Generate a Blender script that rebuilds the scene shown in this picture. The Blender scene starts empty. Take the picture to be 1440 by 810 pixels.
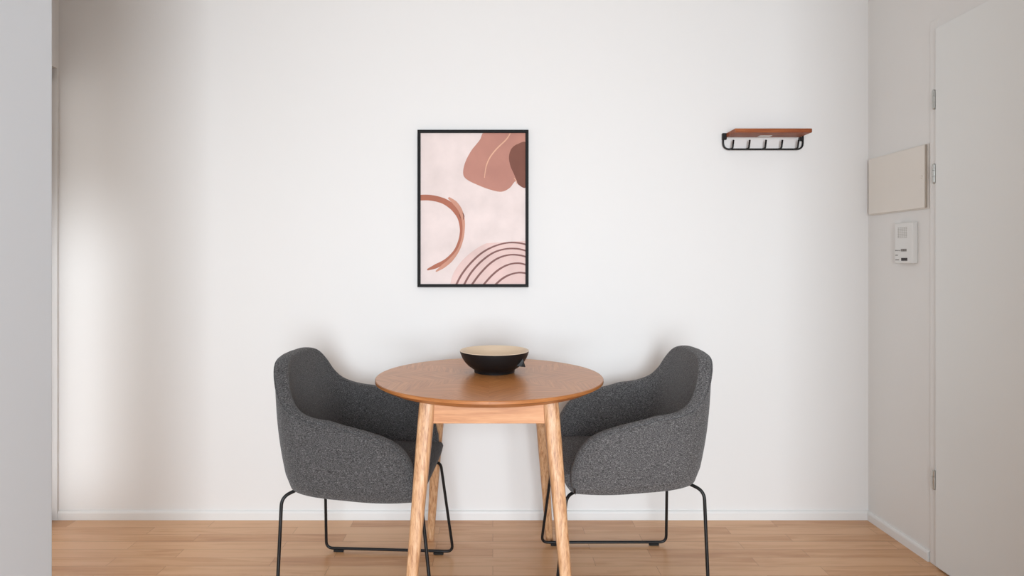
import bpy, bmesh, math, random
from math import sin, cos, pi, radians
from mathutils import Vector, Matrix
random.seed(7)
sc = bpy.context.scene
col = sc.collection

# ------------------------------------------------------------------ camera
F_PX, CX, CY, CAM_H = 857.0, 693.0, 368.0, 1.155
cam_d = bpy.data.cameras.new('camera')
cam_d.sensor_width = 36.0
cam_d.lens = F_PX / 1440 * 36
cam_d.shift_x = (720 - CX) / 1440
cam_d.shift_y = -(405 - CY) / 1440
cam_d.clip_start = 0.02
cam = bpy.data.objects.new('camera', cam_d)
cam.location = (0, 0, CAM_H)
cam.rotation_euler = (pi / 2, 0, 0)
col.objects.link(cam)
sc.camera = cam

YW = 2.734          # back wall
XR = 1.685          # right wall
XA = -1.946         # left wall of the recess
XL = -1.10          # near left wall
CEIL = 2.75

# ------------------------------------------------------------------ materials
def lin(c):
    return tuple(((v / 255) / 12.92 if v / 255 <= .04045 else ((v / 255 + .055) / 1.055) ** 2.4) for v in c) + (1,)

def mat(name, rgb, rough=.5, metal=0, spec=.5):
    m = bpy.data.materials.new(name); m.use_nodes = True
    b = m.node_tree.nodes['Principled BSDF']
    b.inputs['Base Color'].default_value = lin(rgb)
    b.inputs['Roughness'].default_value = rough
    b.inputs['Metallic'].default_value = metal
    b.inputs['Specular IOR Level'].default_value = spec
    return m

def N(m, t, **k):
    n = m.node_tree.nodes.new(t)
    for a, v in k.items(): setattr(n, a, v)
    return n

def L(m, a, b): m.node_tree.links.new(a, b)

def ramp(m, fac, stops):
    r = N(m, 'ShaderNodeValToRGB')
    el = r.color_ramp.elements
    while len(el) < len(stops): el.new(.5)
    for e, (p, c) in zip(el, stops):
        e.position = p; e.color = lin(c)
    L(m, fac, r.inputs['Fac'])
    return r

def wall_mat(name, rgb, bump=.05):
    m = mat(name, rgb, .75, spec=.3)
    tc = N(m, 'ShaderNodeTexCoord'); n = N(m, 'ShaderNodeTexNoise')
    n.inputs['Scale'].default_value = 260; n.inputs['Detail'].default_value = 3
    L(m, tc.outputs['Object'], n.inputs['Vector'])
    b = N(m, 'ShaderNodeBump'); b.inputs['Strength'].default_value = bump; b.inputs['Distance'].default_value = .001
    L(m, n.outputs['Fac'], b.inputs['Height'])
    L(m, b.outputs['Normal'], m.node_tree.nodes['Principled BSDF'].inputs['Normal'])
    return m

def wood_mat(name, dark, mid, light, scale=(14, 90, 90), rough=.45, coord='UV', bump=.15, fine=1.0):
    """grain runs along the first coordinate"""
    m = mat(name, mid, rough)
    bs = m.node_tree.nodes['Principled BSDF']
    tc = N(m, 'ShaderNodeTexCoord'); mp = N(m, 'ShaderNodeMapping')
    mp.inputs['Scale'].default_value = scale
    L(m, tc.outputs[coord], mp.inputs['Vector'])
    n1 = N(m, 'ShaderNodeTexNoise'); n1.inputs['Scale'].default_value = 1.0
    n1.inputs['Detail'].default_value = 6; n1.inputs['Roughness'].default_value = .6; n1.inputs['Distortion'].default_value = .5
    L(m, mp.outputs[0], n1.inputs['Vector'])
    mp2 = N(m, 'ShaderNodeMapping'); mp2.inputs['Scale'].default_value = tuple(s * 3.5 for s in scale)
    L(m, tc.outputs[coord], mp2.inputs['Vector'])
    n2 = N(m, 'ShaderNodeTexNoise'); n2.inputs['Scale'].default_value = 1.0; n2.inputs['Detail'].default_value = 3
    L(m, mp2.outputs[0], n2.inputs['Vector'])
    mx = N(m, 'ShaderNodeMath', operation='MULTIPLY_ADD')
    L(m, n2.outputs['Fac'], mx.inputs[0]); mx.inputs[1].default_value = .35 * fine
    ad = N(m, 'ShaderNodeMath', operation='SUBTRACT'); L(m, n1.outputs['Fac'], ad.inputs[0]); ad.inputs[1].default_value = .175 * fine
    L(m, ad.outputs[0], mx.inputs[2])
    r = ramp(m, mx.outputs[0], [(.3, dark), (.5, mid), (.7, light)])
    L(m, r.outputs['Color'], bs.inputs['Base Color'])
    b = N(m, 'ShaderNodeBump'); b.inputs['Strength'].default_value = bump; b.inputs['Distance'].default_value = .0006
    L(m, mx.outputs[0], b.inputs['Height']); L(m, b.outputs['Normal'], bs.inputs['Normal'])
    return m

def fabric_mat(name, dark, mid, light):
    m = mat(name, mid, .95, spec=.15)
    bs = m.node_tree.nodes['Principled BSDF']
    bs.inputs['Sheen Weight'].default_value = .15
    tc = N(m, 'ShaderNodeTexCoord'); mp = N(m, 'ShaderNodeMapping')
    mp.inputs['Scale'].default_value = (170, 170, 600)
    L(m, tc.outputs['Object'], mp.inputs['Vector'])
    n1 = N(m, 'ShaderNodeTexNoise'); n1.inputs['Scale'].default_value = 1.3; n1.inputs['Detail'].default_value = 4
    n1.inputs['Roughness'].default_value = .75
    L(m, mp.outputs[0], n1.inputs['Vector'])
    r = ramp(m, n1.outputs['Fac'], [(.34, dark), (.5, mid), (.68, light)])
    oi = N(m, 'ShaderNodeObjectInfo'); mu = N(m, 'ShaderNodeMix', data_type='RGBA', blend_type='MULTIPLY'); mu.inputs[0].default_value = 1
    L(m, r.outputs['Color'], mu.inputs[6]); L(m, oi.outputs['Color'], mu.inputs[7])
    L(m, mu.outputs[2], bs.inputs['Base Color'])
    n2 = N(m, 'ShaderNodeTexVoronoi'); n2.inputs['Scale'].default_value = 420
    L(m, tc.outputs['Object'], n2.inputs['Vector'])
    ad = N(m, 'ShaderNodeMath', operation='ADD'); L(m, n2.outputs['Distance'], ad.inputs[0]); L(m, n1.outputs['Fac'], ad.inputs[1])
    b = N(m, 'ShaderNodeBump'); b.inputs['Strength'].default_value = .6; b.inputs['Distance'].default_value = .0015
    L(m, ad.outputs[0], b.inputs['Height']); L(m, b.outputs['Normal'], bs.inputs['Normal'])
    return m

def parquet_mat():
    m = mat('parquet', (190, 140, 100), .36)
    bs = m.node_tree.nodes['Principled BSDF']
    tc = N(m, 'ShaderNodeTexCoord')
    br = N(m, 'ShaderNodeTexBrick')
    br.offset = .37; br.offset_frequency = 2; br.squash = 1.0
    br.inputs['Color1'].default_value = (0, 0, 0, 1); br.inputs['Color2'].default_value = (1, 1, 1, 1)
    br.inputs['Mortar'].default_value = (.5, .5, .5, 1)
    br.inputs['Scale'].default_value = 1.0
    br.inputs['Mortar Size'].default_value = .0007; br.inputs['Mortar Smooth'].default_value = .2
    br.inputs['Bias'].default_value = 0
    br.inputs['Brick Width'].default_value = .62; br.inputs['Row Height'].default_value = .068
    L(m, tc.outputs['Object'], br.inputs['Vector'])
    # a random shift of the grain for each stave
    cm = N(m, 'ShaderNodeVectorMath', operation='SCALE'); L(m, br.outputs['Color'], cm.inputs[0]); cm.inputs['Scale'].default_value = 37
    av = N(m, 'ShaderNodeVectorMath', operation='ADD'); L(m, cm.outputs[0], av.inputs[0]); L(m, tc.outputs['Object'], av.inputs[1])
    mp = N(m, 'ShaderNodeMapping'); mp.inputs['Scale'].default_value = (2.2, 26, 26); L(m, av.outputs[0], mp.inputs['Vector'])
    n = N(m, 'ShaderNodeTexNoise'); n.inputs['Scale'].default_value = 1; n.inputs['Detail'].default_value = 7
    n.inputs['Roughness'].default_value = .6; n.inputs['Distortion'].default_value = .8
    L(m, mp.outputs[0], n.inputs['Vector'])
    a = N(m, 'ShaderNodeMath', operation='MULTIPLY_ADD'); L(m, br.outputs['Color'], a.inputs[0]); a.inputs[1].default_value = .26
    b2 = N(m, 'ShaderNodeMath', operation='MULTIPLY'); L(m, n.outputs['Fac'], b2.inputs[0]); b2.inputs[1].default_value = 1.0
    L(m, b2.outputs[0], a.inputs[2])
    r = ramp(m, a.outputs[0], [(.15, (164, 108, 66)), (.45, (196, 142, 96)), (.72, (218, 170, 126))])
    mix = N(m, 'ShaderNodeMix', data_type='RGBA')
    L(m, br.outputs['Fac'], mix.inputs[0]); L(m, r.outputs['Color'], mix.inputs[6]); mix.inputs[7].default_value = lin((150, 102, 68))
    L(m, mix.outputs[2], bs.inputs['Base Color'])
    b = N(m, 'ShaderNodeBump'); b.inputs['Strength'].default_value = .12; b.inputs['Distance'].default_value = .0008
    L(m, n.outputs['Fac'], b.inputs['Height']); L(m, b.outputs['Normal'], bs.inputs['Normal'])
    bs.inputs['Coat Weight'].default_value = .2; bs.inputs['Coat Roughness'].default_value = .22
    return m

M = {}
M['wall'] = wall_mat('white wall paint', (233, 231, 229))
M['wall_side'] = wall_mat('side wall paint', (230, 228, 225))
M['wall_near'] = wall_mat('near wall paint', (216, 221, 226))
M['trim'] = mat('white trim paint', (232, 231, 229), .55)
M['door'] = wall_mat('door paint', (232, 233, 231), .02)
M['cabinet'] = wall_mat('cabinet paint', (229, 223, 215), .02)
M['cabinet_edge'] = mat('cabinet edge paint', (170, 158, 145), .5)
M['floor'] = parquet_mat()
M['ceiling'] = wall_mat('ceiling paint', (240, 239, 237))
M['top'] = wood_mat('oak veneer table top', (172, 108, 58), (194, 128, 74), (210, 148, 92), (5, 90, 1), rough=.3, bump=.06)
M['edge'] = wood_mat('oak table edge', (150, 92, 46), (176, 112, 60), (190, 126, 74), (6, 60, 60), rough=.4, coord='UV')
M['oak'] = wood_mat('oak legs', (158, 108, 70), (204, 156, 114), (222, 182, 144), (140, 140, 2.2), rough=.45, coord='Object')
M['apron'] = wood_mat('oak apron', (186, 126, 82), (205, 146, 100), (218, 164, 120), (5, 50, 60), rough=.45, coord='Object')
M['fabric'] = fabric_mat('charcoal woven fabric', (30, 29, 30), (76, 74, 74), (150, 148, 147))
M['seam'] = mat('dark seam cord', (52, 52, 55), .95, spec=.1)
M['black'] = mat('black powder coated steel', (18, 18, 19), .4, spec=.35)
M['frame_black'] = mat('matt black frame', (18, 18, 19), .6, spec=.2)
M['rubber'] = mat('black rubber', (16, 16, 16), .8)
M['bowl_out'] = mat('matt black glaze', (16, 16, 18), .5, spec=.35)
M['bowl_in'] = mat('cream glaze', (226, 203, 176), .28)
M['shelf_wood'] = wood_mat('red brown shelf wood', (104, 46, 14), (140, 68, 26), (164, 90, 42), (6, 60, 80), rough=.5, coord='Object')
M['chrome'] = mat('brushed steel', (190, 190, 186), .3, 1)
M['plastic'] = mat('white plastic', (226, 225, 222), .4)
M['grey_mark'] = mat('grey print', (130, 126, 122), .6)
M['dark_mark'] = mat('dark print', (45, 40, 40), .5)
M['slot'] = mat('grille shadow', (186, 182, 176), .7)
def art(name, rgb):
    m = mat(name, rgb, .7, spec=.2)
    tc = N(m, 'ShaderNodeTexCoord'); n = N(m, 'ShaderNodeTexNoise'); n.inputs['Scale'].default_value = 9; n.inputs['Detail'].default_value = 4
    L(m, tc.outputs['Object'], n.inputs['Vector'])
    r = ramp(m, n.outputs['Fac'], [(.3, tuple(int(v * .96) for v in rgb)), (.7, tuple(min(255, int(v * 1.03)) for v in rgb))])
    L(m, r.outputs['Color'], m.node_tree.nodes['Principled BSDF'].inputs['Base Color'])
    return m
A_BG = art('print pale pink', (232, 216, 212)); A_ROSE = art('print dusty rose', (190, 136, 122))
A_BROWN = art('print brown', (128, 84, 72)); A_LINE = art('print cream line', (226, 178, 152))
A_TERRA = art('print terracotta', (176, 112, 92)); A_TERRA2 = art('print light terracotta', (204, 150, 130))
A_PINK = art('print soft pink', (228, 198, 192)); A_STRIPE = art('print mauve stripe', (134, 98, 94))

# ------------------------------------------------------------------ helpers
def link(name, bm, mats, parent=None, smooth=False, recalc=True):
    if recalc: bmesh.ops.recalc_face_normals(bm, faces=bm.faces)
    me = bpy.data.meshes.new(name); bm.to_mesh(me); bm.free()
    for m in (mats if isinstance(mats, (list, tuple)) else [mats]): me.materials.append(m)
    if smooth:
        for p in me.polygons: p.use_smooth = True
    o = bpy.data.objects.new(name, me); col.objects.link(o)
    if parent: o.parent = parent
    return o

def thing(name, label, cat, loc=(0, 0, 0), rz=0, group=None):
    o = bpy.data.objects.new(name, None); col.objects.link(o)
    o.empty_display_size = .1
    o.location = loc; o.rotation_euler = (0, 0, rz)
    o['label'] = label; o['category'] = cat
    if group: o['group'] = group
    return o

def struct(o): o['kind'] = 'structure'; return o

def box(bm, x0, x1, y0, y1, z0, z1, bev=0, seg=2, mi=0):
    vs = [bm.verts.new((x, y, z)) for x in (x0, x1) for y in (y0, y1) for z in (z0, z1)]
    fs = [bm.faces.new([vs[i] for i in q]) for q in ((0, 1, 3, 2), (4, 6, 7, 5), (0, 4, 5, 1), (2, 3, 7, 6), (0, 2, 6, 4), (1, 5, 7, 3))]
    for f in fs: f.material_index = mi
    if bev:
        es = set(e for f in fs for e in f.edges)
        bmesh.ops.bevel(bm, geom=list(es), offset=bev, segments=seg, profile=.5, affect='EDGES')
    return bm

def newbox(*a, **k): return box(bmesh.new(), *a, **k)

def fillet(pts, r, n=6):
    pts = [Vector(p) for p in pts]; out = [pts[0]]
    for i in range(1, len(pts) - 1):
        a, b, c = pts[i - 1], pts[i], pts[i + 1]
        d1 = (a - b); d2 = (c - b)
        rr = min(r, d1.length * .45, d2.length * .45)
        p, q = b + d1.normalized() * rr, b + d2.normalized() * rr
        for k in range(n + 1):
            t = k / n
            out.append((1 - t) ** 2 * p + 2 * t * (1 - t) * b + t * t * q)
    out.append(pts[-1]); return out

def tube(bm, pts, r, n=12, cap=True):
    pts = [Vector(p) for p in pts]
    rings = []; up = None
    for i, p in enumerate(pts):
        t = (pts[min(i + 1, len(pts) - 1)] - pts[max(i - 1, 0)]).normalized()
        if up is None:
            up = Vector((0, 0, 1)) if abs(t.z) < .9 else Vector((1, 0, 0))
        side = t.cross(up).normalized(); up = side.cross(t).normalized()
        rr = r[i] if isinstance(r, (list, tuple)) else r
        rings.append([bm.verts.new(p + side * cos(2 * pi * k / n) * rr + up * sin(2 * pi * k / n) * rr) for k in range(n)])
    for a, b in zip(rings, rings[1:]):
        for k in range(n): bm.faces.new((a[k], a[(k + 1) % n], b[(k + 1) % n], b[k]))
    if cap:
        bm.faces.new(rings[0][::-1]); bm.faces.new(rings[-1])
    return bm

def interp(x, tab):
    if x <= tab[0][0]: return tab[0][1]
    for (a, va), (b, vb) in zip(tab, tab[1:]):
        if x <= b:
            t = (x - a) / (b - a); return va + (vb - va) * t
    return tab[-1][1]

def cr(tab, x):
    """smooth (Catmull-Rom) interpolation through a table"""
    n = len(tab)
    if x <= tab[0][0]: return tab[0][1]
    if x >= tab[-1][0]: return tab[-1][1]
    for i in range(n - 1):
        if x <= tab[i + 1][0]:
            x0, y0 = tab[i]; x1, y1 = tab[i + 1]
            m0 = (y1 - tab[i - 1][1]) / (x1 - tab[i - 1][0]) if i > 0 else (y1 - y0) / (x1 - x0)
            m1 = (tab[i + 2][1] - y0) / (tab[i + 2][0] - x0) if i + 2 < n else (y1 - y0) / (x1 - x0)
            h = x1 - x0; t = (x - x0) / h
            return (2*t**3-3*t**2+1)*y0+(t**3-2*t**2+t)*h*m0+(-2*t**3+3*t**2)*y1+(t**3-t**2)*h*m1

def edge_split(o, ang=35):
    o.data.shade_smooth() if hasattr(o.data, 'shade_smooth') else None
    md = o.modifiers.new('split', 'EDGE_SPLIT'); md.split_angle = radians(ang)
    return o

# ------------------------------------------------------------------ room shell
FY0 = -2.6
struct(link('floor', newbox(-2.3, XR + .15, FY0, YW + .1, -.1, 0), M['floor']))
struct(link('ceiling', newbox(-2.3, XR + .15, FY0, YW + .1, CEIL, CEIL + .1), M['ceiling']))
struct(link('wall_back', newbox(-2.3, XR + .15, YW, YW + .1, 0, CEIL), M['wall']))
struct(link('wall_right', newbox(XR, XR + .15, FY0, YW, 0, CEIL), M['wall_side']))
# near left wall, with the room opening out behind its end
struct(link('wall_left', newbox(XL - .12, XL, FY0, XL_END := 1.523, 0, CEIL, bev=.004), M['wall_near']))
# recess wall with the opening of a tall balcony door
bm = bmesh.new()
OY0, OY1, OZ = 1.75, 2.722, 2.02
box(bm, XA - .2, XA, 1.3, OY0, 0, CEIL)
box(bm, XA - .2, XA, OY1, YW, 0, CEIL)
box(bm, XA - .2, XA, OY0, OY1, OZ, CEIL)
struct(link('wall_recess', bm, M['wall']))
struct(link('wall_recess_front', newbox(XA - .2, XL - .12, 1.2, 1.3, 0, CEIL), M['wall']))
bm = bmesh.new()
box(bm, XA - .10, XA - .025, OY1 - .05, OY1, .0, OZ); box(bm, XA - .10, XA - .025, OY0, OY0 + .05, 0, OZ)
box(bm, XA - .10, XA - .025, OY0, OY1, OZ - .05, OZ); box(bm, XA - .10, XA - .025, OY0, OY1, 0, .04)
struct(link('door_2', bm, M['trim']))

def baseboard(name, p0, p1, out):
    """thin skirting with a rounded top, from p0 to p1, standing out from the wall"""
    bm = bmesh.new(); p0, p1, out = Vector(p0), Vector(p1), Vector(out)
    prof = [(0, 0), (.012, 0), (.012, .030), (.010, .036), (.006, .040), (0, .041)]
    a = [bm.verts.new(p0 + out * d + Vector((0, 0, h))) for d, h in prof]
    b = [bm.verts.new(p1 + out * d + Vector((0, 0, h))) for d, h in prof]
    for i in range(len(prof)): bm.faces.new((a[i], a[(i + 1) % 6], b[(i + 1) % 6], b[i]))
    bm.faces.new(a); bm.faces.new(b)
    return struct(link(name, bm, M['trim']))
# unseen pier beside the entrance, added to shade the right side
struct(link('shade_pier', newbox(1.15, XR, .75, .9, 0, CEIL), M['wall_side']))
baseboard('baseboard_back', (XA + .001, YW, 0), (XR, YW, 0), (0, -1, 0))
DY = 2.296            # far edge of the entrance door
baseboard('baseboard_right', (XR, YW - .012, 0), (XR, DY + .05, 0), (-1, 0, 0))

# entrance door in the right wall: steel frame strip, leaf, hinges
DW = .95
bm = bmesh.new()
box(bm, XR - .006, XR, DY, DY + .045, 0, 2.075, bev=.002)
box(bm, XR - .006, XR, DY - DW - .045, DY - DW, 0, 2.075, bev=.002)
box(bm, XR - .006, XR, DY - DW, DY, 2.037, 2.075)
struct(link('trim_1', bm, M['wall_side']))
bm = bmesh.new()
box(bm, XR - .018, XR - .0005, DY - DW, DY, .008, 2.034, bev=.002)
door = struct(link('door_1', bm, M['door']))
for hz in (1.768, 1.488, .33):
    bm = bmesh.new()
    x, y = XR - .016, DY + .009
    for a, b, r in ((-.033, -.012, .0065), (-.011, .012, .0072), (.013, .033, .0065)):
        tube(bm, [(x, y, hz + a), (x, y, hz + b)], r, 14)
    tube(bm, [(x, y, hz + .033), (x, y, hz + .036), (x, y, hz + .038)], [.0065, .005, .002], 14)
    tube(bm, [(x, y, hz - .033), (x, y, hz - .036), (x, y, hz - .038)], [.0065, .005, .002], 14)
    box(bm, x, XR + .0, y - .002, y + .012, hz - .028, hz + .028)
    h = link('hinge', bm, M['chrome'], door); h['label'] = 'steel door hinge'
    edge_split(h)

# fuse cabinet on the right wall
cab = thing('fuse_cabinet', 'flat cream fuse box cover on the right wall above the intercom', 'cabinet', (XR, 2.525, 1.36))
CY0, CY1, CH = -.172, .190, .252
link('housing', newbox(-.006, -.0005, CY0, CY1, 0, CH, bev=.0015), M['cabinet'], cab)
dr = link('cabinet_door', newbox(-.014, -.0065, CY0 + .006, CY1 - .004, .004, CH - .004, bev=.002), M['cabinet'], cab)
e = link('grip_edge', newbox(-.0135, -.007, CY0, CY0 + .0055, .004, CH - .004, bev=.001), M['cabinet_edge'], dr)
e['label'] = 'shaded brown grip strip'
bm = bmesh.new(); tube(bm, [(-.0138, CY0 + .022, .125), (-.017, CY0 + .022, .125), (-.0178, CY0 + .022, .125)], [.006, .006, .004], 16)
link('lock', bm, M['cabinet'], dr)

# intercom
ic = thing('intercom', 'white wall intercom with speaker grille and dark button beside the door', 'intercom', (XR, 2.415, 1.148))
IW, IH, IT = .108, .165, .022
link('body', newbox(-IT, .0005, 0, IW, 0, IH, bev=.004, seg=3), M['plastic'], ic)
def face_box(bm, u0, u1, v0, v1, t=.0006):   # u from far side (0) to near side (1), v from top (0) to bottom (1)
    box(bm, -IT - t, -IT + .001, IW * (1 - u1), IW * (1 - u0), IH * (1 - v1), IH * (1 - v0))
bm = bmesh.new()
for k in range(7): face_box(bm, .18, .72, .11 + k * .042, .118 + k * .042)
for k in range(5): face_box(bm, .22 + k * .11, .228 + k * .11, .11, .37)
link('speaker_grille', bm, M['slot'], ic)
bm = bmesh.new()
for u0, u1, v in ((.05, .14, .665), (.16, .24, .668), (.27, .33, .672), (.06, .2, .785), (.06, .26, .90)): face_box(bm, u0, u1, v, v + .022)
p = link('printed_legend', bm, M['grey_mark'], ic)
bm = bmesh.new()
face_box(bm, .38, .52, .645, .705, .0014); face_box(bm, .54, .68, .645, .705, .0014)
p = link('call_button', bm, M['grey_mark'], ic); p['label'] = 'pair of small grey buttons'
bm = bmesh.new(); face_box(bm, .40, .72, .865, .935, .0016)
p = link('door_release_button', bm, M['dark_mark'], ic); p['label'] = 'dark rectangular button'

# ------------------------------------------------------------------ table
TX, TY = -.012, 2.17
table = thing('round_dining_table', 'round oak dining table with sunburst veneer and splayed legs between two chairs', 'table', (TX, TY, 0))
R = .40
bm = bmesh.new(); uv = bm.loops.layers.uv.new('UVMap')
NS = 16; SUB = 8; seg = NS * SUB
RT = R - .002
cen = None
def grain_uv(p, s):
    a0 = (s + .5) * 2 * pi / NS + GR0
    g = a0 + (1 if s % 2 else -1) * radians(52)
    return (p.x * cos(g) + p.y * sin(g) + s * .731, -p.x * sin(g) + p.y * cos(g) + s * 1.37)
GR0 = -pi / 2
for s in range(NS):
    rads = [0, .13, .26, RT]
    for k in range(SUB):
        t0 = GR0 + (s * SUB + k) * 2 * pi / seg; t1 = GR0 + (s * SUB + k + 1) * 2 * pi / seg
        for r0, r1 in zip(rads, rads[1:]):
            ps = [Vector((r0 * cos(t0), r0 * sin(t0), .75)), Vector((r1 * cos(t0), r1 * sin(t0), .75)),
                  Vector((r1 * cos(t1), r1 * sin(t1), .75)), Vector((r0 * cos(t1), r0 * sin(t1), .75))]
            if r0 == 0: ps = ps[:3] if False else [ps[0], ps[1], ps[2]]
            f = bm.faces.new([bm.verts.new(p) for p in ps]); f.material_index = 0
            for l in f.loops: l[uv].uv = grain_uv(l.vert.co, s)
prof = [(RT, .75), (R, .748), (R, .740), (R - .012, .733), (R - .035, .722), (0.0, .722)]
for k in range(seg):
    t0 = GR0 + k * 2 * pi / seg; t1 = GR0 + (k + 1) * 2 * pi / seg
    for (r0, z0), (r1, z1) in zip(prof, prof[1:]):
        ps = [Vector((r0 * cos(t0), r0 * sin(t0), z0)), Vector((r1 * cos(t0), r1 * sin(t0), z1)),
              Vector((r1 * cos(t1), r1 * sin(t1), z1)), Vector((r0 * cos(t1), r0 * sin(t1), z0))]
        if r1 == 0: ps = ps[:3]
        us = [(t0 * .4, z0 + r0), (t0 * .4, z1 + r1), (t1 * .4, z1 + r1), (t1 * .4, z0 + r0)]
        f = bm.faces.new([bm.verts.new(p) for p in ps]); f.material_index = 1
        for l, u in zip(f.loops, us): l[uv].uv = u
bmesh.ops.remove_doubles(bm, verts=bm.verts, dist=1e-5)
tt = link('table_top', bm, [M['top'], M['edge']], table); edge_split(tt, 25)
AX, AY, FX, FYt = .198, .262, .247, .362
for sx in (-1, 1):
    for sy in (-1, 1):
        bm = bmesh.new(); rings = []
        NZ = 14
        for i in range(NZ + 1):
            t = i / NZ; z = t * .7215
            cx_ = FX + (AX - FX) * min(1, z / .652) if z < .652 else AX - (FX - AX) * (z - .652) / .652
            cy_ = FYt + (AY - FYt) * min(1, z / .652) if z < .652 else AY - (FYt - AY) * (z - .652) / .652
            hw = interp(z, [(0, .0145), (.3, .0195), (.6, .0245), (.7215, .0255)])
            ring = []
            for k in range(24):
                a = 2 * pi * k / 24; c, s = cos(a), sin(a); e = .62
                ring.append(bm.verts.new((sx * cx_ + hw * math.copysign(abs(c) ** e, c), sy * cy_ + hw * math.copysign(abs(s) ** e, s), z)))
            rings.append(ring)
        for a, b in zip(rings, rings[1:]):
            for k in range(24): bm.faces.new((a[k], a[(k + 1) % 24], b[(k + 1) % 24], b[k]))
        bm.faces.new(rings[0]); bm.faces.new(rings[-1])
        lg = link('leg', bm, M['oak'], table); edge_split(lg, 50)
aw = AX + .001
for sy in (-1, 1):
    link('apron_rail', newbox(-aw + .02, aw - .02, sy * AY - .011 - sy*.004, sy * AY + .011 - sy*.004, .650, .7215, bev=.0015), M['apron'], table)
for sx in (-1, 1):
    link('apron_rail', newbox(sx * AX - .011, sx * AX + .011, -AY + .022, AY - .022, .650, .7215, bev=.0015), M['apron'], table)

# ------------------------------------------------------------------ bowl
bowl = thing('serving_bowl', 'round bowl, black outside and cream inside, standing on the oak table', 'bowl', (.006, 2.24, .75))
def lathe(prof, n=96, mi=None, bm=None):
    bm = bm or bmesh.new(); rings = []
    for r, z in prof:
        rings.append([bm.verts.new((r * cos(2 * pi * k / n), r * sin(2 * pi * k / n), z)) for k in range(n)] if r > 1e-6 else [bm.verts.new((0, 0, z))])
    for i, (a, b) in enumerate(zip(rings, rings[1:])):
        for k in range(n):
            q = [a[k % len(a)], a[(k + 1) % n % len(a)], b[(k + 1) % n % len(b)], b[k % len(b)]]
            q2 = []
            for v in q:
                if v not in q2: q2.append(v)
            f = bm.faces.new(q2)
            if mi is not None: f.material_index = mi
    return bm
outp = [(0, .003), (.066, .003), (.070, 0), (.074, .001), (.075, .011), (.083, .016), (.097, .026), (.110, .040), (.119, .055), (.125, .070), (.1272, .079)]
bo = link('outer_shell', lathe(outp), M['bowl_out'], bowl, smooth=True); edge_split(bo, 60)
inp = [(.1272, .079), (.1268, .0802), (.1255, .0808), (.1238, .0798), (.119, .062), (.108, .041), (.090, .024), (.060, .014), (0, .011)]
bi = link('inner_glaze', lathe(inp), M['bowl_in'], bowl, smooth=True)
# small pointed lug on the outside, right of the front
bm = bmesh.new()
la = radians(-33)
d = Vector((cos(la), sin(la), 0)); s = Vector((-sin(la), cos(la), 0))
def at(rr, ss, z): return bm.verts.new(d * rr + s * ss + Vector((0, 0, z)))
tip = [at(.131, -.003, .030), at(.131, .003, .030), at(.127, 0, .038)]
base = [at(.100, -.017, .034), at(.100, .017, .034), at(.119, 0, .066)]
mid = [at(.118, -.009, .031), at(.118, .009, .031), at(.1245, 0, .052)]
bm.faces.new(tip)
for A, B in ((tip, mid), (mid, base)):
    for k in range(3): bm.faces.new((A[k], A[(k + 1) % 3], B[(k + 1) % 3], B[k]))
bm.faces.new(base[::-1])
lug = link('lug', bm, M['bowl_out'], bowl); lug['label'] = 'small pointed black lug'
md = lug.modifiers.new('bev', 'BEVEL'); md.width = .0012; md.segments = 2

# ------------------------------------------------------------------ chairs
ARM = [(-.075, .646), (-.035, .634), (.03, .618), (.090, .598), (.128, .576), (.154, .548), (.173, .510), (.184, .463)]
BACK = [(0, .646), (15, .662), (29, .688), (42, .726), (53, .770), (65, .806), (77, .822), (90, .826)]

def shell_sections():
    """list of (top outer point, bottom outer point, plan normal, rim thickness) from near front round the back to the other front"""
    half = []
    # front edge and arm: follow the rim curve
    pts = [(.184, .420), (.1855, .445), (.184, .475)]
    xs = [.179, .173, .163, .151, .136, .115, .09, .06, .03, .003, -.025, -.052]
    for x in xs: pts.append((x, cr(ARM, x)))
    n0 = len(pts)
    for i, (x, z) in enumerate(pts):
        yt = .297 - .045 * max(0, (x - .02) / .17) ** 2
        yb = .280 - .040 * max(0, (x - .02) / .17) ** 2
        xb = .184 if i < 3 else interp(x, [(-.075, -.075), (.183, .180)])
        half.append([Vector((x, -yt, z)), Vector((xb, -yb, 0)), Vector((0, -1, 0)), 0])
    for k in range(0, 25):
        th = radians(k * 90 / 24)
        e = 2 / 2.8
        xt = -.075 - .233 * sin(th) ** e; yt = .297 * max(0, cos(th)) ** e
        e2 = 2 / 4.0
        xb = -.075 - .167 * sin(th) ** e2; yb = .280 * max(0, cos(th)) ** e2
        nrm = Vector((-(sin(th) ** (2 - e)) / .233, -(max(0, cos(th)) ** (2 - e)) / .297, 0)).normalized()
        half.append([Vector((xt, -yt, cr(BACK, k * 90 / 24))), Vector((xb, -yb, 0)), nrm, k / 24])
    for h in half:
        h[1].z = interp(h[1].x, [(-.24, .432), (-.1, .411), (.19, .389)])
    full = half[:]
    for h in reversed(half[:-1]):
        f = lambda v: Vector((v.x, -v.y, v.z))
        full.append([f(h[0]), f(h[1]), f(h[2]), h[3]])
    return full

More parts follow.
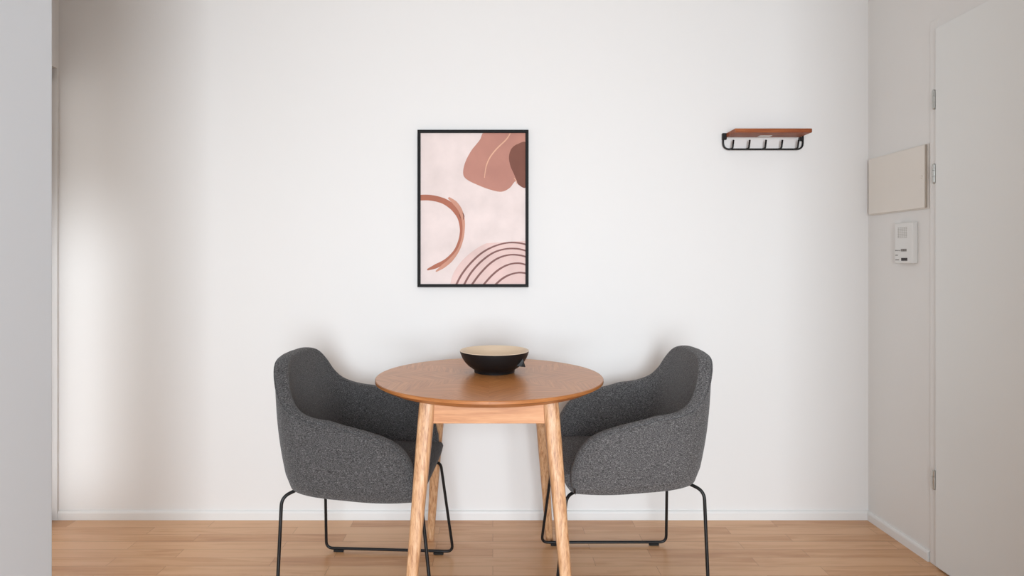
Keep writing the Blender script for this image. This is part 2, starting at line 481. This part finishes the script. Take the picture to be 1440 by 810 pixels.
def build_shell():
    S = shell_sections(); bm = bmesh.new(); rows = []; rim_pts = []
    n = len(S)
    for i, (T, B, nr, q) in enumerate(S):
        tan = (S[min(i + 1, n - 1)][0] - S[max(i - 1, 0)][0]).normalized()
        up = nr.cross(tan)
        if up.length < 1e-4: up = Vector((0, 0, 1))
        up.normalize()
        if i < 3 or i > n - 4: up = Vector((1, 0, 0)) if True else up
        elif up.z < 0: up = -up
        if i == 3 or i == n - 4: up = (up + Vector((1, 0, 0))).normalized()
        th = .040 + .006 * q
        row = []
        K = 10
        # rounded bottom edge
        row.append(B - nr * .05 + Vector((0, 0, .0)))
        row.append(B - nr * .018)
        row.append(B - nr * .006 + Vector((0, 0, .004)))
        for k in range(1, K + 1):
            t = k / K
            t0 = .06 + .94 * t
            p = B.lerp(T, t0)
            bulge = .010 * sin(pi * t0)
            p = p + nr * bulge
            row.append(p)
        # rim
        r = th / 2
        for k in range(1, 8):
            a = pi * k / 8
            e = .75
            row.append(T - nr * (r - r * math.copysign(abs(cos(a)) ** e, cos(a))) + up * (.012 * sin(a) ** e))
        # inner side
        TI = T - nr * th
        zb = .43
        BI = Vector((B.x, B.y, 0)) - nr * (.052 + .012 * q); BI.z = zb
        if T.z < zb + .02: BI.z = T.z - .012
        for k in range(0, 9):
            t = k / 8
            row.append(TI.lerp(BI, t) + nr * (.006 * sin(pi * t)))
        rows.append([bm.verts.new(p) for p in row])
        rim_pts.append(T + nr * .0015 + up * .001)
    for a, b in zip(rows, rows[1:]):
        for k in range(len(a) - 1): bm.faces.new((a[k], a[k + 1], b[k + 1], b[k]))
    bm.faces.new(rows[0]); bm.faces.new(rows[-1])
    # bottom plate
    loop = [r[0] for r in rows]
    m = len(loop)
    for i in range(m // 2):
        a, b, c, d_ = loop[i], loop[i + 1], loop[m - 2 - i], loop[m - 1 - i]
        q = []
        for v in (a, b, c, d_):
            if v not in q: q.append(v)
        if len(q) > 2:
            try: bm.faces.new(q)
            except ValueError: pass
    return bm, rim_pts, rows

SEAM_ROWS = lambda n: (17, n - 18)

def make_chair(label, loc, rz):
    t = thing('upholstered_armchair', label, 'chair', loc, rz, 'grey dining armchairs')
    bm, rim, rows = build_shell()
    rows_co = [[v.co.copy() for v in r] for r in rows]
    sh = link('backrest_shell', bm, M['fabric'], t, smooth=True)
    sh['label'] = 'curved tub back running into both armrests'
    bm = bmesh.new(); tube(bm, rim, .0026, 8)
    link('piping', bm, M['fabric'], sh, smooth=True)
    # stitched seams where back meets arms, on the inner side
    for ci in SEAM_ROWS(len(rows)):
        bm = bmesh.new()
        link('stitched_seam', tube(bm, rows_co[ci][-9:-1], .0017, 6), M['fabric'], sh, smooth=True)
    # seat cushion
    bm = bmesh.new(); NX, NY = 26, 22
    def sp(u, v):      # u 0..1 back->front, v -1..1
        hw = .232 - .014 * u
        x = -.215 + .422 * u; y = hw * v
        ins = (1 - abs(v) ** 6) ** (1 / 6)
        if u < .35: y *= 1 - .18 * ((.35 - u) / .35) ** 2
        z = .452 + .016 * (1 - v ** 4) * (1 - (2 * u - 1) ** 4)
        return Vector((x, y, z))
    top = []
    for i in range(NX + 1):
        u = i / NX; row = []
        for j in range(NY + 1):
            v = -1 + 2 * j / NY; row.append(bm.verts.new(sp(u, v)))
        top.append(row)
    # front apron of the cushion rolling down and back
    fr = []
    for (dx, z) in ((-.007, .448), (-.003, .438), (-.006, .425), (-.014, .408), (-.026, .392), (-.040, .384), (-.08, .382), (-.30, .382)):
        row = []
        for j in range(NY + 1):
            v = -1 + 2 * j / NY
            taper = 1 - .05 * (.452 - z) / .07
            y = .218 * v * taper
            if dx < -.2: y *= .8
            row.append(bm.verts.new((.225 + dx - .004 * v ** 4, y, z)))
        fr.append(row)
    allr = top + fr
    for a, b in zip(allr, allr[1:]):
        for j in range(NY): bm.faces.new((a[j], a[j + 1], b[j + 1], b[j]))
    for j in (0, NY):
        ring = [r[j] for r in allr]
        bm.faces.new(ring if j else ring[::-1])
    bm.faces.new([v for v in top[0]] + [v for v in reversed(fr[-1])])
    st = link('seat_cushion', bm, M['fabric'], t, smooth=True); edge_split(st, 50)
    # two bent steel sleds
    for sgn in (-1, 1):
        path = fillet([(-.16, sgn * .14, .412), (-.19, sgn * .165, .412), (-.250, sgn * .210, .392), (-.255, sgn * .244, .0135),
                       (.253, sgn * .244, .0135), (.208, sgn * .210, .376), (.165, sgn * .175, .382), (.12, sgn * .14, .382)], .028, 7)
        bm = bmesh.new(); tube(bm, path, .0056, 12)
        sl = link('sled_leg', bm, M['black'], t, smooth=True)
        for gx in (-.205, .195):
            link('floor_glide', newbox(gx - .02, gx + .02, sgn * .244 - .006, sgn * .244 + .006, .0005, .010, bev=.002), M['rubber'], sl)
    for x, z in ((-.16, .410), (.125, .379)):
        link('crossbar', tube(bmesh.new(), [(x, -.145, z), (x, .145, z)], .0056, 10), M['black'], t, smooth=True)
    return t

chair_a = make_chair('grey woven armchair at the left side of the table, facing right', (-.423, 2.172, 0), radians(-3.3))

def copy_tree(o, parent=None, lvl=0):
    c = o.copy(); col.objects.link(c)
    if parent: c.parent = parent
    for ch in [x for x in list(col.objects) if x.parent == o]: copy_tree(ch, c, lvl + 1)
    return c
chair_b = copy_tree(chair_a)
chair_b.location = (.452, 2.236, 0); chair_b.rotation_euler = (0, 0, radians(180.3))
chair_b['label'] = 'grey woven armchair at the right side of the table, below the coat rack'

def tone(root, v):          # same fabric on both; uneven light on the chairs put into the tint
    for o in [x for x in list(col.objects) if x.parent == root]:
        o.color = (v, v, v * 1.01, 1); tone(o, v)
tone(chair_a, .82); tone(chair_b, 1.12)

# ------------------------------------------------------------------ picture
PX0, PZ0 = (588 - CX) / 313.4, CAM_H + (CY - 403.5) / 313.4
PWd, PHt = .494, .700
pic = thing('framed_picture', 'abstract pink and brown art print in a thin black frame above the table', 'picture', (PX0, YW, PZ0))
bm = bmesh.new(); FT = .0135; FD = .026
box(bm, 0, PWd, -FD, -.001, 0, FT, bev=.001); box(bm, 0, PWd, -FD, -.001, PHt - FT, PHt, bev=.001)
box(bm, 0, FT, -FD, -.001, FT, PHt - FT, bev=.001); box(bm, PWd - FT, PWd, -FD, -.001, FT, PHt - FT, bev=.001)
link('frame', bm, M['frame_black'], pic)
bm = bmesh.new()
box(bm, FT, PWd - FT, -.018, -.002, FT, PHt - FT)
X0c, X1c, Y0c, Y1c = 68., 551., 58., 745.      # extent of the print in the sketch's own units
def pc(x, y):
    return (FT + (x - X0c) / (X1c - X0c) * (PWd - 2 * FT), FT + (Y1c - y) / (Y1c - Y0c) * (PHt - 2 * FT))
def clampf(p): return (min(max(p[0], X0c), X1c), min(max(p[1], Y0c), Y1c))
def smooth_poly(pts, closed=True, n=8):
    out = []; m = len(pts)
    rng = range(m) if closed else range(m - 1)
    for i in rng:
        g = (lambda k: pts[k % m]) if closed else (lambda k: pts[min(max(k, 0), m - 1)])
        p0, p1, p2, p3 = g(i - 1), g(i), g(i + 1), g(i + 2)
        for k in range(n):
            t = k / n
            out.append(tuple(.5 * (2 * p1[a] + (p2[a] - p0[a]) * t + (2 * p0[a] - 5 * p1[a] + 4 * p2[a] - p3[a]) * t * t + (3 * p1[a] - p0[a] - 3 * p2[a] + p3[a]) * t ** 3) for a in (0, 1)))
    if not closed: out.append(pts[-1])
    return out
layer = [0]
def shape(pts, mi, smooth=True):
    layer[0] += 1; y = -.018 - .00012 * layer[0]
    pp = [clampf(p) for p in (smooth_poly(pts) if smooth else pts)]
    ded = []
    for p in pp:
        if not ded or (abs(p[0] - ded[-1][0]) + abs(p[1] - ded[-1][1])) > .05: ded.append(p)
    vs = [bm.verts.new((pc(*p)[0], y, pc(*p)[1])) for p in ded]
    es = [bm.edges.new((vs[i], vs[(i + 1) % len(vs)])) for i in range(len(vs))]
    r = bmesh.ops.triangle_fill(bm, use_beauty=True, use_dissolve=False, edges=es)
    for f in r['geom']:
        if isinstance(f, bmesh.types.BMFace): f.material_index = mi
def stroke(pts, w, mi):
    layer[0] += 1; y = -.018 - .00012 * layer[0]
    pp = smooth_poly(pts, False)
    ws = w if isinstance(w, (list, tuple)) else [w, w]
    prev = None; m = len(pp)
    for i, p in enumerate(pp):
        a, b = pp[max(i - 1, 0)], pp[min(i + 1, m - 1)]
        dx, dy = b[0] - a[0], b[1] - a[1]; l = math.hypot(dx, dy) or 1
        t = i / (m - 1) * (len(ws) - 1); k = min(int(t), len(ws) - 2); ww = ws[k] + (ws[k + 1] - ws[k]) * (t - k)
        nx, ny = -dy / l * ww / 2, dx / l * ww / 2
        q = [clampf((p[0] + nx, p[1] + ny)), clampf((p[0] - nx, p[1] - ny))]
        cur = [bm.verts.new((pc(*u)[0], y, pc(*u)[1])) for u in q]
        if prev:
            f = bm.faces.new((prev[0], prev[1], cur[1], cur[0])); f.material_index = mi
        prev = cur
# 0 bg 1 rose 2 brown 3 cream line 4 terracotta 5 light terracotta 6 soft pink 7 stripe
shape([(366, 50), (340, 90), (300, 140), (272, 195), (264, 245), (285, 272), (340, 298), (390, 316), (440, 325), (478, 308), (506, 276), (560, 250), (575, 150), (570, 50), (470, 30)], 1)
stroke([(482, 58), (462, 88), (420, 128), (388, 168), (370, 210), (362, 262)], [5, 6, 6, 5, 3], 3)
shape([(560, 104), (515, 108), (486, 130), (475, 168), (482, 208), (496, 240), (508, 268), (520, 294), (560, 302), (600, 200)], 2)
stroke([(512, 290), (506, 272), (498, 262)], [3, 4, 2], 3)
stroke([(60, 352), (110, 352), (165, 364), (205, 386), (232, 414), (250, 450), (256, 500), (248, 548), (226, 596), (186, 638), (138, 664), (98, 680)], [26, 26, 26, 28, 26, 20, 14, 14, 14, 18, 20, 6], 4)
stroke([(196, 352), (226, 376), (250, 408), (264, 450), (266, 500), (258, 548), (238, 596), (206, 636), (172, 664), (138, 688)], [8, 20, 18, 14, 10, 10, 12, 18, 18, 5], 5)
stroke([(262, 420), (267, 436), (264, 452)], [3, 6, 2], 2)
stroke([(246, 428), (252, 446)], [4, 2], 2)
shape([(205, 745), (222, 690), (262, 635), (318, 588), (380, 556), (450, 541), (520, 541), (560, 548), (600, 560), (600, 800), (205, 800)], 6)
for pts in ([(232, 748), (258, 700), (300, 648), (352, 602), (410, 572), (470, 557), (520, 558), (556, 566)],
            [(268, 748), (300, 694), (345, 644), (400, 604), (455, 586), (510, 584), (556, 594)],
            [(304, 748), (340, 700), (385, 654), (430, 625), (480, 612), (525, 614), (556, 622)],
            [(358, 748), (396, 706), (436, 674), (478, 655), (520, 650), (556, 658)],
            [(412, 748), (445, 720), (480, 702), (520, 693), (556, 696)]):
    stroke(pts, [9, 9, 7, 8], 7)
link('art_print', bm, [A_BG, A_ROSE, A_BROWN, A_LINE, A_TERRA, A_TERRA2, A_PINK, A_STRIPE], pic, recalc=False)

# ------------------------------------------------------------------ coat rack
rk = thing('coat_rack', 'wall coat rack with reddish wooden shelf and black hook rail', 'coat rack', (1.207, YW, 1.645))
shl = link('shelf_board', newbox(-.165, .168, -.112, -.008, .066, .084, bev=.003), M['shelf_wood'], rk)
tg = link('tag', newbox(-.03, .024, -.050, -.022, .0648, .0662), M['plastic'], shl); tg['label'] = 'small white label under the board'
bm = bmesh.new()
W2 = .178
tube(bm, fillet([(-W2, -.012, .083), (-W2, -.012, .012), (W2, -.012, .012), (W2, -.012, .083)], .03, 8), .0040, 10)
link('rail', bm, M['black'], rk, smooth=True)
for sx in (-1, 1):
    bm = bmesh.new()
    xa, xb = sorted((sx * (W2 + .003), sx * (W2 - .015)))
    box(bm, xa, xb, -.016, -.0005, .055 if sx < 0 else .05, .084 if sx < 0 else .066, bev=.001)
    link('bracket', bm, M['black'], rk)
for k in range(5):
    x = -.143 + .0722 * k
    bm = bmesh.new()
    tube(bm, fillet([(x - .010, -.013, .0115), (x, -.030, .012), (x + .003, -.033, .050)], .014, 8), .0040, 10)
    link('hook', bm, M['black'], rk, smooth=True)

# ------------------------------------------------------------------ light
def area(name, loc, rot, sx, sy, power, color, spread=pi):
    d = bpy.data.lights.new(name, 'AREA'); d.shape = 'RECTANGLE'; d.size = sx; d.size_y = sy
    d.energy = power; d.color = color; d.spread = spread
    o = bpy.data.objects.new(name, d); o.location = loc; o.rotation_euler = rot; col.objects.link(o); return o
# daylight from the low, wide windows behind the camera
area('window_light', (.15, -2.4, 1.15), (radians(83), 0, 0), 1.5, 2.0, 61, (.84, .925, 1), radians(100))
# daylight reaching the recess from the room beyond the near wall
area('recess_light', (-1.86, 1.36, .55), (radians(90), 0, 0), .14, 1.6, 1.0, (.88, .94, 1), radians(28))
area('balcony_light', (XA - .12, 2.30, 1.05), (0, radians(-90), 0), 1.9, .8, 1.0, (.97, .98, 1), radians(150))
w = bpy.data.worlds.new('world'); sc.world = w; w.use_nodes = True
w.node_tree.nodes['Background'].inputs[0].default_value = (1, .965, .93, 1)
w.node_tree.nodes['Background'].inputs[1].default_value = 1.0
sc.view_settings.view_transform = 'Standard'
sc.view_settings.look = 'None'
sc.view_settings.exposure = 0
